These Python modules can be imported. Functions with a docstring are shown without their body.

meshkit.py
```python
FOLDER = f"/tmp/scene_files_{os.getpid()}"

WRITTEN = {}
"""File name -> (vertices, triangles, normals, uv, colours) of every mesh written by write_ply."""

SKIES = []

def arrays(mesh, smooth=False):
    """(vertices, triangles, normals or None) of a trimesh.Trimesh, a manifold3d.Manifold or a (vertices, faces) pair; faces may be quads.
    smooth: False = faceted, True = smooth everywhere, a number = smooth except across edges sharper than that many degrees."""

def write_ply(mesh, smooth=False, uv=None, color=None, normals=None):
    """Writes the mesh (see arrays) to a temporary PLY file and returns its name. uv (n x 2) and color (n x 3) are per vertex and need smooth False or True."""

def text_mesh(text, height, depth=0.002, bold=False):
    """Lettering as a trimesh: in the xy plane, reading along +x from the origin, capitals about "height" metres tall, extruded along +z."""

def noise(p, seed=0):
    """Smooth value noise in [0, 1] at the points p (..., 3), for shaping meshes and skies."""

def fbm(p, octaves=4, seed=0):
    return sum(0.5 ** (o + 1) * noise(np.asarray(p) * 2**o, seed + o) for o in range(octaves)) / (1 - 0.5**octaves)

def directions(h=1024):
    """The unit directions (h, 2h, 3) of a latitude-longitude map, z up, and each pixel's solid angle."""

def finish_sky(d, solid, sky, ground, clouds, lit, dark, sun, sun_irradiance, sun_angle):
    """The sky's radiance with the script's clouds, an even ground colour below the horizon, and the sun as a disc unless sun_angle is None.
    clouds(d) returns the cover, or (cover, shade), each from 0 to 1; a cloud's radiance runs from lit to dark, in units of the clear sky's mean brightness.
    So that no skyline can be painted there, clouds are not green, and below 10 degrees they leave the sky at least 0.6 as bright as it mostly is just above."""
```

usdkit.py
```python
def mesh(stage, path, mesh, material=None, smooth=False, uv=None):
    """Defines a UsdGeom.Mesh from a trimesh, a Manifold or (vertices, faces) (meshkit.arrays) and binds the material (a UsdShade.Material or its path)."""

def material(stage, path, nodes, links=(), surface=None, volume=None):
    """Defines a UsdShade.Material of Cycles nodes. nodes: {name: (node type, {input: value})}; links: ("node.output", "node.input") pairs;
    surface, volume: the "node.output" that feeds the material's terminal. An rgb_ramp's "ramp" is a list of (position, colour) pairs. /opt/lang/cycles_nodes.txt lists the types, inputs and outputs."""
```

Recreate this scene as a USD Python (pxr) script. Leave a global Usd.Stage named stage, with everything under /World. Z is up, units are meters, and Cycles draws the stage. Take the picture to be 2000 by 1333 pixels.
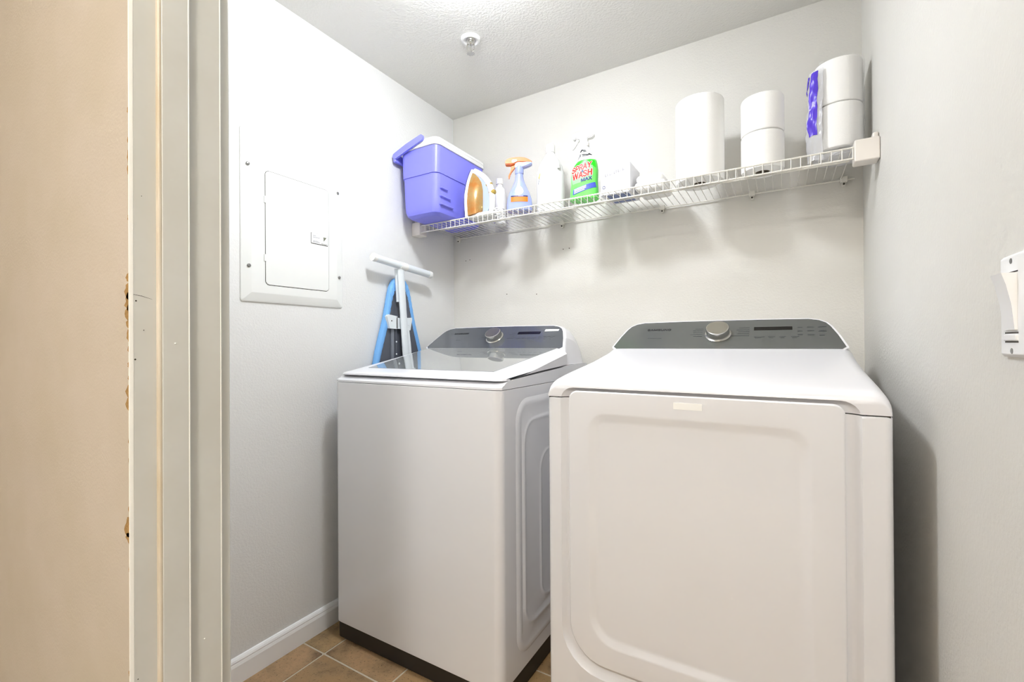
import math, random
import numpy as np, trimesh, manifold3d as m3
from shapely.geometry import Polygon, Point, box as sbox
from shapely.geometry.polygon import orient
from shapely import affinity
import usdkit, meshkit
from pxr import Usd, UsdGeom, UsdLux, Sdf, Gf, Vt

random.seed(7); rng = np.random.default_rng(7)
stage = Usd.Stage.CreateInMemory()
UsdGeom.SetStageUpAxis(stage, 'Z'); UsdGeom.SetStageMetersPerUnit(stage, 1.0)
UsdGeom.Xform.Define(stage, '/World'); UsdGeom.Scope.Define(stage, '/World/Looks')

# ------------------------------------------------------------------ camera, light, exposure
FPX, YAW, PITCH, ROLL = 886.05, .537174, .0040876, -.0060985
EXPOSURE = 1.9
ROOM_LAMP, ROOM_LAMP_COLOR = 33.5, (.965, 1.0, 1.055)
HALL_LAMP, HALL_LAMP_COLOR = 41.0, (1.0, .955, .892)

def camera():
    cy, sy, cp, sp = math.cos(YAW), math.sin(YAW), math.cos(PITCH), math.sin(PITCH)
    w = np.array([-sy*cp, cy*cp, sp]); r = np.array([cy, sy, 0.]); u = np.cross(r, w)
    r2 = r*math.cos(ROLL) + u*math.sin(ROLL); u2 = np.cross(r2, w)
    m = np.eye(4); m[0, :3], m[1, :3], m[2, :3], m[3, :3] = r2, u2, -w, (0, 0, 1.11)
    c = UsdGeom.Camera.Define(stage, '/World/camera')
    c.AddTransformOp().Set(Gf.Matrix4d(*m.ravel().tolist()))
    c.CreateHorizontalApertureAttr(36.0); c.CreateVerticalApertureAttr(36.0*1333/2000)
    c.CreateFocalLengthAttr(FPX/2000*36.0)
    c.CreateClippingRangeAttr(Gf.Vec2f(.02, 100.)); c.CreateExposureAttr(EXPOSURE)
camera()
dl = UsdLux.DomeLight.Define(stage, '/World/ambient')
dl.CreateIntensityAttr(.02); dl.CreateColorAttr(Gf.Vec3f(1, .97, .93))

# ------------------------------------------------------------------ materials
def srgb(r, g, b):
    c = np.array([r, g, b])/255.
    return tuple(np.where(c <= .04045, c/12.92, ((c+.055)/1.055)**2.4))
MATS = {}
def mat(name, color=(.8, .8, .8), rough=.5, bump=None, mottled=None, **kw):
    """bump: (noise scale, strength, distance); mottled: (noise scale, colour2, detail)"""
    nodes = {'p': ('principled_bsdf', dict(base_color=color, roughness=rough, **kw))}; links = []
    if bump or mottled:
        nodes['tc'] = ('geometry', {})
    if bump:
        nodes['bn'] = ('noise_texture', dict(scale=bump[0], detail=3.0, roughness=.55))
        nodes['bu'] = ('bump', dict(strength=bump[1], distance=bump[2]))
        links += [('tc.position', 'bn.vector'), ('bn.fac', 'bu.height'), ('bu.normal', 'p.normal')]
    if mottled:
        nodes['mn'] = ('noise_texture', dict(scale=mottled[0], detail=mottled[2], roughness=.6))
        nodes['mr'] = ('rgb_ramp', dict(ramp=[(.35, color), (.65, mottled[1])]))
        links += [('tc.position', 'mn.vector'), ('mn.fac', 'mr.fac'), ('mr.color', 'p.base_color')]
    MATS[name] = usdkit.material(stage, '/World/Looks/'+name, nodes, links, surface='p.BSDF')
    return MATS[name]
def emit(name, color, strength):
    MATS[name] = usdkit.material(stage, '/World/Looks/'+name, {'e': ('emission', dict(color=color, strength=strength))}, surface='e.emission')

WALL = srgb(218, 216, 210)
mat('wall_paint', WALL, .55, bump=(130, .27, .004), mottled=(2.5, srgb(215, 213, 206), 3.))
mat('ceiling_paint', srgb(226, 225, 220), .7, bump=(110, .5, .005))
mat('hall_paint', srgb(199, 189, 177), .6, bump=(230, .18, .002), mottled=(6, srgb(194, 184, 169), 4.))
mat('jamb_paint', srgb(204, 204, 199), .4, bump=(60, .05, .002), mottled=(9, srgb(199, 198, 191), 4.))
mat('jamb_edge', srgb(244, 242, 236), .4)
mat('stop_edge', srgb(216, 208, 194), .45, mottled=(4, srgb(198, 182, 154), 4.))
mat('trim_white', srgb(246, 246, 246), .28)
mat('chip_brown', srgb(176, 140, 88), .8, mottled=(300, srgb(150, 116, 66), 4.))
mat('dark_hole', srgb(60, 55, 45), .8)
mat('grout', srgb(196, 186, 166), .8, bump=(300, .2, .002))
mat('appliance_white', srgb(228, 229, 233), .25, coat_weight=.7, coat_roughness=.05)
mat('appliance_top', srgb(224, 224, 228), .3, coat_weight=.25, coat_roughness=.12)
mat('panel_gray', srgb(104, 106, 104), .22, metallic=.35, coat_weight=.6, coat_roughness=.04)
mat('panel_blue', srgb(97, 101, 107), .16, metallic=.35, coat_weight=.8, coat_roughness=.03)
mat('lid_glass', srgb(150, 154, 154), .04, ior=1.8, coat_weight=1., coat_roughness=.02)
mat('chrome', srgb(205, 203, 198), .16, metallic=1.)
mat('knob_face', srgb(176, 172, 160), .3, metallic=.9)
mat('display_black', srgb(22, 20, 18), .12)
mat('ink_dark', srgb(24, 25, 27), .6)
mat('ink_gray', srgb(58, 62, 64), .6)
mat('base_black', srgb(34, 30, 28), .45)
mat('gap_dark', srgb(70, 66, 60), .7)
mat('plastic_white', srgb(240, 240, 238), .32)
mat('steel_white', srgb(232, 231, 224), .35)
mat('panel_white', srgb(232, 233, 230), .4)
mat('screw_metal', srgb(150, 150, 148), .3, metallic=.8)
mat('wire_white', srgb(226, 223, 214), .35)
mat('bracket_white', srgb(228, 222, 214), .4)
mat('cooler_blue', srgb(130, 131, 238), .38)
mat('cooler_handle', srgb(138, 140, 240), .35)
mat('iron_gold', srgb(172, 142, 88), .25, metallic=.2, mottled=(22, srgb(182, 116, 48), 2.))
mat('iron_blue', srgb(176, 190, 212), .3)
mat('knob_gold', srgb(186, 160, 78), .3, metallic=.3)
mat('bottle_lavender', srgb(156, 168, 217), .25, subsurface_weight=.3, subsurface_scale=.01)
mat('trigger_orange', srgb(236, 112, 6), .4)
mat('label_orange', srgb(238, 118, 10), .5)
mat('label_navy', srgb(60, 62, 110), .45)
mat('label_violet', srgb(150, 140, 230), .45)
mat('label_white', srgb(248, 248, 246), .45)
mat('bottle_white', srgb(232, 232, 233), .3)
mat('label_yellow', srgb(240, 190, 90), .5)
mat('bottle_green', srgb(112, 226, 100), .3)
mat('label_green', srgb(40, 232, 30), .35)
mat('label_palegreen', srgb(150, 246, 150), .35)
mat('text_red', srgb(196, 44, 24), .5)
mat('text_blue', srgb(40, 52, 120), .45)
mat('label_blue', srgb(74, 92, 205), .4)
mat('bottle_clear', srgb(240, 243, 244), .15)
mat('card_white', srgb(232, 232, 237), .6)
mat('card_lavender', srgb(200, 202, 236), .6)
mat('card_gray', srgb(158, 158, 164), .6)
mat('card_blue', srgb(120, 132, 170), .6)
mat('cloth_white', srgb(244, 243, 240), .9, bump=(400, .3, .002))
mat('paper_white', srgb(247, 246, 243), .92, bump=(260, .25, .002))
mat('core_gray', srgb(130, 120, 106), .9)
mat('purple_print', srgb(88, 62, 208), .3)
mat('board_cover', srgb(120, 178, 236), .75, bump=(500, .2, .001))
mat('board_steel', srgb(92, 96, 106), .4, metallic=.2)
mat('board_steel_light', srgb(132, 137, 146), .4, metallic=.2)
mat('leg_white', srgb(226, 232, 236), .35)
mat('switch_white', srgb(240, 240, 240), .3)
mat('switch_ivory', srgb(240, 220, 196), .35)
mat('latch_green', srgb(120, 122, 104), .5)
emit('lamp_glow', ROOM_LAMP_COLOR, ROOM_LAMP)
emit('hall_lamp_glow', HALL_LAMP_COLOR, HALL_LAMP)
mat('film', (.95, .95, .97), .1, alpha=.10)
mat('film_flap', (.78, .78, .80), .12, alpha=.42)
mat('film_wad', (.86, .86, .88), .2, alpha=.6)

def tile_mat(i):
    rr = random.Random(40+i)
    def d(c):
        k = rr.uniform(-9, 9); return tuple(max(0, min(255, x+k+rr.uniform(-2.5, 2.5))) for x in c)
    name = f'tile_stone_{i}'
    nodes = {'g': ('geometry', {}), 'mp': ('mapping', dict(location=(i*3.7, i*1.9, 0.))),
             'n1': ('noise_texture', dict(scale=9., detail=6., roughness=.62)),
             'n2': ('noise_texture', dict(scale=120., detail=5., roughness=.65)),
             'r1': ('rgb_ramp', dict(ramp=[(.3, srgb(*d((116, 95, 68)))), (.45, srgb(*d((150, 124, 88)))), (.58, srgb(*d((170, 138, 96)))), (.72, srgb(*d((152, 132, 104))))])),
             'r2': ('rgb_ramp', dict(ramp=[(.33, (.20, .18, .14)), (.43, (1, 1, 1)), (1, (1, 1, 1))])),
             'mx': ('mix', dict(mix_type='multiply', fac=.75)),
             'b': ('bump', dict(strength=.25, distance=.004)),
             'p': ('principled_bsdf', dict(roughness=.42))}
    usd = usdkit.material(stage, '/World/Looks/'+name, nodes,
        [('g.position', 'mp.vector'), ('mp.vector', 'n1.vector'), ('mp.vector', 'n2.vector'), ('n1.fac', 'r1.fac'), ('n2.fac', 'r2.fac'),
         ('r1.color', 'mx.color1'), ('r2.color', 'mx.color2'), ('mx.color', 'p.base_color'), ('n2.fac', 'b.height'), ('b.normal', 'p.normal')], surface='p.BSDF')
    MATS[name] = usd
for i in range(4): tile_mat(i)

# ------------------------------------------------------------------ scene helpers
USED = set()
def path_for(name, parent):
    base = (str(parent.GetPath()) if parent else '/World') + '/' + name
    p, k = base, 0
    while p in USED:
        k += 1; p = f'{base}_{k:03d}'
    USED.add(p); return p
def tag(o, label=None, cat=None, group=None, kind=None):
    o = o.GetPrim() if hasattr(o, 'GetPrim') else o
    for k, v in (('label', label), ('category', cat), ('group', group), ('kind', kind)):
        if v: o.SetCustomDataByKey(k, v)
    return o
def thing(name, label, cat, loc=(0, 0, 0), rotz=0., group=None, kind=None):
    x = UsdGeom.Xform.Define(stage, path_for(name, None))
    x.AddTranslateOp().Set(Gf.Vec3d(*map(float, loc)))
    if rotz: x.AddRotateZOp().Set(float(rotz))
    p = tag(x, label, cat, group, kind)
    ORIGIN[str(p.GetPath())] = (np.array(loc, float), rotz)
    return p
ORIGIN = {}
MACHINE = 1.078     # the two machines are modelled at 27 inches and enlarged to their size in this room
EYE = np.array([0, 0, 1.11])
ZF = 1.11-1.11/MACHINE     # the floor in the machines' own units
def big(p): return EYE+MACHINE*(np.asarray(p, float)-EYE)
def obj(name, mesh, m, parent=None, smooth=32, label=None, cat=None, group=None, kind=None, local=False):
    """local=False: mesh is given in world coordinates; moved into the thing's frame"""
    if isinstance(mesh, (list, tuple)) and not isinstance(mesh[0], np.ndarray): mesh = join(mesh)
    if hasattr(mesh, 'to_mesh'):
        q = mesh.to_mesh(); mesh = trimesh.Trimesh(q.vert_properties[:, :3], q.tri_verts, process=False)
    if not local and parent is not None:
        root = str(parent.GetPath()).split('/')[2]
        if root in ('dryer', 'washer'): mesh = as_tm(mesh).copy(); mesh.vertices = big(mesh.vertices)
        loc, rz = ORIGIN.get('/'.join(str(parent.GetPath()).split('/')[:3]), (np.zeros(3), 0))
        mesh = mesh.copy(); v = mesh.vertices - loc
        a = -math.radians(rz); c, s = math.cos(a), math.sin(a)
        mesh.vertices = np.stack([c*v[:, 0]-s*v[:, 1], s*v[:, 0]+c*v[:, 1], v[:, 2]], 1)
    o = usdkit.mesh(stage, path_for(name, parent), mesh, MATS[m], smooth=smooth).GetPrim()
    return tag(o, label, cat, group, kind)
def struct(name, mesh, m, label, cat, smooth=32):
    return obj(name, mesh, m, None, smooth, label, cat, kind='structure')
def join(ms): return trimesh.util.concatenate([as_tm(x) for x in ms])
def as_tm(x):
    if hasattr(x, 'to_mesh'):
        q = x.to_mesh(); return trimesh.Trimesh(q.vert_properties[:, :3], q.tri_verts, process=False)
    return x
def box(x0, x1, y0, y1, z0, z1):
    b = trimesh.creation.box((x1-x0, y1-y0, z1-z0)); b.apply_translation(((x0+x1)/2, (y0+y1)/2, (z0+z1)/2)); return b
def rbox(x0, x1, y0, y1, z0, z1, r, seg=16):
    s = m3.Manifold.sphere(r, seg)
    return as_tm(m3.Manifold.batch_hull([s.translate((x, y, z)) for x in (x0+r, x1-r) for y in (y0+r, y1-r) for z in (z0+r, z1-r)]))
def hull(pts): return as_tm(m3.Manifold.hull_points(np.asarray(pts, float)))
def to_m(t):
    t = t.copy(); t.merge_vertices()
    return m3.Manifold(m3.Mesh(np.asarray(t.vertices, np.float32), np.asarray(t.faces, np.uint32)))
def loft(loops, cap=True):
    loops = [np.asarray(l, float) for l in loops]; n = len(loops[0]); v = np.vstack(loops); f = []
    i = np.arange(n); j = (i+1) % n
    for k in range(len(loops)-1):
        a, b = k*n, (k+1)*n
        f += [np.stack([a+i, a+j, b+j], 1), np.stack([a+i, b+j, b+i], 1)]
    f = np.vstack(f)
    if cap:
        c0, c1 = len(v), len(v)+1
        v = np.vstack([v, loops[0].mean(0), loops[-1].mean(0)])
        f = np.vstack([f, np.stack([j, i, np.full(n, c0)], 1), np.stack([(len(loops)-1)*n+i, (len(loops)-1)*n+j, np.full(n, c1)], 1)])
    t = trimesh.Trimesh(v, f, process=False)
    if cap and t.volume < 0: t.invert()
    return t
def rrect(x0, x1, y0, y1, r, n=7):
    """closed loop, counter-clockwise from the lower left corner; r: one radius or (ll, lr, ur, ul)"""
    r = (r,)*4 if np.ndim(r) == 0 else r; out = []
    for (cx, cy, sx, sy, a0), q in zip(((x0, y0, 1, 1, 180), (x1, y0, -1, 1, 270), (x1, y1, -1, -1, 0), (x0, y1, 1, -1, 90)), r):
        q = max(q, 1e-5)
        for a in np.radians(np.linspace(a0, a0+90, n)):
            out.append((cx+sx*q+q*math.cos(a), cy+sy*q+q*math.sin(a)))
    return np.array(out)
def frame(mesh, o, X, Y, Z):
    mesh = as_tm(mesh).copy(); v = mesh.vertices
    mesh.vertices = np.asarray(o)+v[:, :1]*np.asarray(X)+v[:, 1:2]*np.asarray(Y)+v[:, 2:3]*np.asarray(Z)
    return mesh
FACE_FRONT = ((1, 0, 0), (0, 0, 1), (0, -1, 0)); FACE_RIGHT = ((0, 1, 0), (0, 0, 1), (1, 0, 0)); FACE_LEFT = ((0, -1, 0), (0, 0, 1), (-1, 0, 0))
def plate(levels, n=7):
    """levels: list of ((x0, x1, y0, y1, r), z) -> loft of rounded rectangles"""
    return loft([np.column_stack([rrect(*b, n=n), np.full(4*n, z)]) for b, z in levels])
def inset(b, d): return (b[0]+d, b[1]-d, b[2]+d, b[3]-d, [max(q-d, .0005) for q in ((b[4],)*4 if np.ndim(b[4]) == 0 else b[4])])
def lathe(profile, n=40, center=(0, 0, 0)):
    a = np.linspace(0, 2*np.pi, n, endpoint=False)
    return loft([np.column_stack([center[0]+r*np.cos(a), center[1]+r*np.sin(a), np.full(n, center[2]+z)]) for r, z in profile])
def tube(path, r, n=8, flat=(1, 1), up=(0, 0, 1)):
    p = np.asarray(path, float); t = np.gradient(p, axis=0); t /= np.linalg.norm(t, axis=1, keepdims=True); loops = []
    a = np.linspace(0, 2*np.pi, n, endpoint=False)
    for q, d in zip(p, t):
        uu = np.asarray(up, float) if abs(np.dot(up, d)) < .9 else np.array([1., 0, 0])
        s = np.cross(d, uu); s /= np.linalg.norm(s); w = np.cross(s, d)
        loops.append(q+r*(np.cos(a)[:, None]*s*flat[0]+np.sin(a)[:, None]*w*flat[1]))
    return loft(loops)
def smooth_path(pts, n=24):
    from scipy.interpolate import CubicSpline
    p = np.asarray(pts, float); s = np.r_[0, np.cumsum(np.linalg.norm(np.diff(p, axis=0), axis=1))]
    return CubicSpline(s, p)(np.linspace(0, s[-1], n))
def extrude(poly, h):
    return trimesh.creation.extrude_polygon(poly, h, engine='earcut')
def bevel_extrude(poly, h, b):
    """polygon extruded to h with bevelled rims (shapely buffers; hull-free, for simple polygons)"""
    m = m3.CrossSection([np.asarray(poly.exterior.coords)[:-1]])
    return as_tm(m3.Manifold.extrude(m, h))
def text(s, height, width=None, bold=True, depth=.0006, shear=0.):
    t = meshkit.text_mesh(s, height, depth, bold)
    if width: t.vertices[:, 0] *= width/t.bounds[1][0]
    t.vertices[:, 0] += shear*t.vertices[:, 1]
    return t

XL, XR, YB, ZC = -1.546, .245, 1.977, 2.338     # the laundry room's inner faces
YF = .356                                        # its front wall, with the doorway

# ------------------------------------------------------------------ setting
fl = tag(UsdGeom.Xform.Define(stage, '/World/floor'), 'brown mottled stone tile floor with pale grout lines', 'floor', kind='structure'); USED.add('/World/floor'); ORIGIN['/World/floor'] = (np.zeros(3), 0)
obj('grout_bed', box(-2.3, 1.7, -1.9, YB+.1, -.05, -.0025), 'grout', fl)
P = .312; gx0, gy0 = -1.419, 1.053
for i in range(-1, 6):
    for j in range(-4, 3):
        x0, x1, y0, y1 = gx0+i*P, gx0+(i+1)*P, gy0+j*P, gy0+(j+1)*P
        g = .0035; x0 = max(x0+g, XL); x1 = min(x1-g, XR); y0 = y0+g; y1 = min(y1-g, YB)
        if x1-x0 < .01 or y1-y0 < .01: continue
        if y0 < YF and x0 < -.72: y0 = max(y0, YF-.02)
        if y1-y0 < .01: continue
        t = plate([((x0, x1, y0, y1, .003), -.012), ((x0, x1, y0, y1, .003), -.0012), (inset((x0, x1, y0, y1, .003), .0015), 0.)], n=2)
        obj('tile', t, f'tile_stone_{(i*3+j*5) % 4}', fl, smooth=False)
W = .1
struct('ceiling', box(XL-W, XR+W, YF-.11, YB+W, ZC, ZC+W), 'ceiling_paint', 'off-white textured ceiling above the laundry closet', 'ceiling')
mat('left_wall_lightened', srgb(227, 227, 225), .55, bump=(130, .3, .004))  # wall colour lightened here in place of light missing on this wall
wl = struct('wall_left', box(XL-W, XL, YF-.11, YB+W, -.03, ZC), 'left_wall_lightened', 'white textured wall on the left with the breaker panel', 'wall')
wb = struct('wall_back', box(XL, XR, YB, YB+W, -.03, ZC), 'wall_paint', 'off-white back wall behind the washer and dryer', 'wall')
struct('wall_right', box(XR, XR+W, -1.5, YB+W, -.03, ZC), 'wall_paint', 'off-white wall on the right with the light switch', 'wall')
for x, z in ((-1.464, 1.554), (-1.437, 1.557), (-.891, 1.554), (-.860, 1.555), (-1.206, 1.359), (-1.035, 1.349)):
    obj('screw_hole', frame(lathe([(.0024, 0), (.0024, .0006)], 10), (x, YB-.0003, z), *FACE_FRONT), 'dark_hole', wb)
# baseboards
def baseboard(name, a, b, nrm, label):
    prof = [(0, 0), (.014, 0), (.014, .060), (.0125, .066), (.011, .0705), (.0115, .074), (.009, .080), (.005, .085), (0, .086)]
    a, b, nrm = map(np.array, (a, b, nrm))
    struct(name, loft([[np.array(p)+nrm*d+np.array((0, 0, z)) for d, z in prof] for p in (a, b)]), 'trim_white', label, 'baseboard', smooth=False)
baseboard('baseboard_left', (XL, YF, 0), (XL, YB, 0), (1, 0, 0), 'white moulded baseboard along the left wall beside the washer')
baseboard('baseboard_back', (XL, YB, 0), (XR, YB, 0), (0, -1, 0), 'white moulded baseboard along the back wall behind the machines')
baseboard('baseboard_right', (XR, YB, 0), (XR, YF, 0), (-1, 0, 0), 'white moulded baseboard along the right wall beside the dryer')
# front wall with the doorway; its hall side is the beige strip at the left of the picture
YH = .2425; XJ = -.70
wf = thing('wall_front', 'beige hall wall left of the doorway with a chipped brown edge', 'wall', kind='structure')
obj('hall_face', box(-2.2, XJ-.0012, YH, YH+.02, -.03, 2.6), 'hall_paint', wf)
obj('room_face', box(XL-W, XJ-.018, YH+.02, YF, -.03, ZC), 'wall_paint', wf)
obj('header', box(XJ-.02, XR, YH, YF, 2.08, 2.6), 'hall_paint', wf)
chips = [(1.405, .0022, .004), (1.368, .002, .004), (1.346, .0022, .009), (1.330, .0026, .006), (1.27, .0016, .004), (1.195, .0042, .006), (1.178, .0055, .011), (1.165, .006, .012), (1.150, .005, .010), (1.137, .004, .006),
         (1.122, .0035, .008), (1.105, .002, .004), (1.085, .002, .004), (1.069, .0018, .003), (1.052, .0045, .009), (1.036, .0045, .008), (.99, .0016, .004), (.965, .0016, .004), (.905, .0018, .004), (.882, .0075, .013), (.868, .005, .007), (.83, .0015, .004), (.70, .0018, .004)]
for k, (z, w, h) in enumerate(chips):
    w *= 1.9
    a = np.linspace(0, np.pi, 9); rr = 1+.35*rng.uniform(-1, 1, 9)
    pts = [(XJ-.0012-w*math.sin(t)*q, z+h*math.cos(t)*(.8+.2*q)) for t, q in zip(a, rr)]
    obj('paint_chip', frame(extrude(Polygon(pts).buffer(0), .0005), (0, YH, 0), *FACE_FRONT), 'chip_brown', wf, smooth=False)
# door frame: jamb, stop and the room-side casing seen edge on
df = thing('door_1', 'painted door frame with stop moulding at the left of the doorway', 'door frame', kind='structure')
z0, z1 = -.01, 2.08
def post(x0, x1, y0, y1, r=.0018): return rbox(x0, x1, y0, y1, z0, z1, r, 12)
obj('jamb', post(XJ-.018, XJ, YH+.0004, .350, .0016), 'jamb_paint', df)
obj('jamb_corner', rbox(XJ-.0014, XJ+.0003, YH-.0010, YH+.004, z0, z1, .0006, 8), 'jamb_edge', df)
obj('door_stop', post(XJ-.006, XJ+.007, .274, .3065, .002), 'jamb_paint', df)
obj('painted_highlight', rbox(XJ+.0052, XJ+.0073, .3048, .3068, z0, z1, .0008, 8), 'jamb_edge', df)  # pale strip painting the highlight along the stop's far corner
obj('painted_highlight', rbox(XJ-.0012, XJ+.0003, .3485, .3503, z0, z1, .0006, 8), 'jamb_edge', df)  # same painted highlight on the jamb's far corner
obj('stop_edge', rbox(XJ-.003, XJ+.0066, .2705, .2750, z0, z1, .0015, 8), 'stop_edge', df)
obj('casing', rbox(XJ-.062, XJ-.006, .346, .366, z0, 2.13, .003, 12), 'jamb_paint', df)
obj('jamb', post(XR-.006, XR, YH, .350), 'jamb_paint', df)
obj('head_jamb', box(XJ, XR, YH, .350, 2.06, 2.08), 'jamb_paint', df)
for y, z, r in ((.249, 1.166, .0010), (.248, 1.092, .0011), (.257, 1.129, .0006), (.250, .689, .0007), (.255, 1.30, .0005)):
    obj('nail_hole', frame(lathe([(r, 0), (r*.9, .0002)], 10), (XJ, y, z), *FACE_RIGHT), 'dark_hole', df)
for y, z, r in ((.3265, .697, .0011), (.289, 1.112, .0012)):
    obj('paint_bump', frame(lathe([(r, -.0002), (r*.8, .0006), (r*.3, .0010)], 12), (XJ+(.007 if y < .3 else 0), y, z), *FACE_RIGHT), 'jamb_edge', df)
obj('crack', frame(extrude(Polygon([(.2435, 1.1745), (.255, 1.1728), (.266, 1.1692), (.2662, 1.1689), (.255, 1.1722), (.2435, 1.1741)]), .0002), (XJ, 0, 0), *FACE_RIGHT), 'gap_dark', df, smooth=False)
# the hall the camera stands in (behind and beside the camera)
struct('wall_hall_back', box(-2.3, XR+W, -1.6, -1.5, -.03, 2.6), 'hall_paint', 'beige hall wall behind the camera', 'wall')
struct('wall_hall_left', box(-2.3, -2.2, -1.5, YH+.02, -.03, 2.6), 'hall_paint', 'beige hall wall at the far left end of the hall', 'wall')
struct('ceiling_hall', box(-2.3, XR+W, -1.6, YH, 2.45, 2.55), 'ceiling_paint', 'off-white hall ceiling', 'ceiling')

# ------------------------------------------------------------------ lamps (above the frame / behind the camera)
lamp = thing('ceiling_light', 'round white flush ceiling lamp in the laundry room', 'ceiling light', (-.78, 1.04, ZC))
obj('lamp_base', lathe([(.130, 0), (.130, -.016), (.12, -.020)], 48, (-.78, 1.04, ZC)), 'plastic_white', lamp)
obj('lamp_diffuser', lathe([(.100, -.020), (.104, -.035), (.102, -.060), (.088, -.076), (.06, -.084), (.03, -.087), (.01, -.088)], 48, (-.78, 1.04, ZC)), 'lamp_glow', lamp)
hl = thing('hall_light', 'round flush ceiling lamp in the hall', 'ceiling light', (.0, -1.0, 2.45))
obj('lamp_base', lathe([(.17, 0), (.17, -.02)], 40, (.0, -1.0, 2.45)), 'plastic_white', hl)
obj('lamp_diffuser', lathe([(.15, -.02), (.15, -.04), (.12, -.08), (.06, -.10), (.01, -.104)], 40, (.0, -1.0, 2.45)), 'hall_lamp_glow', hl)

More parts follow.
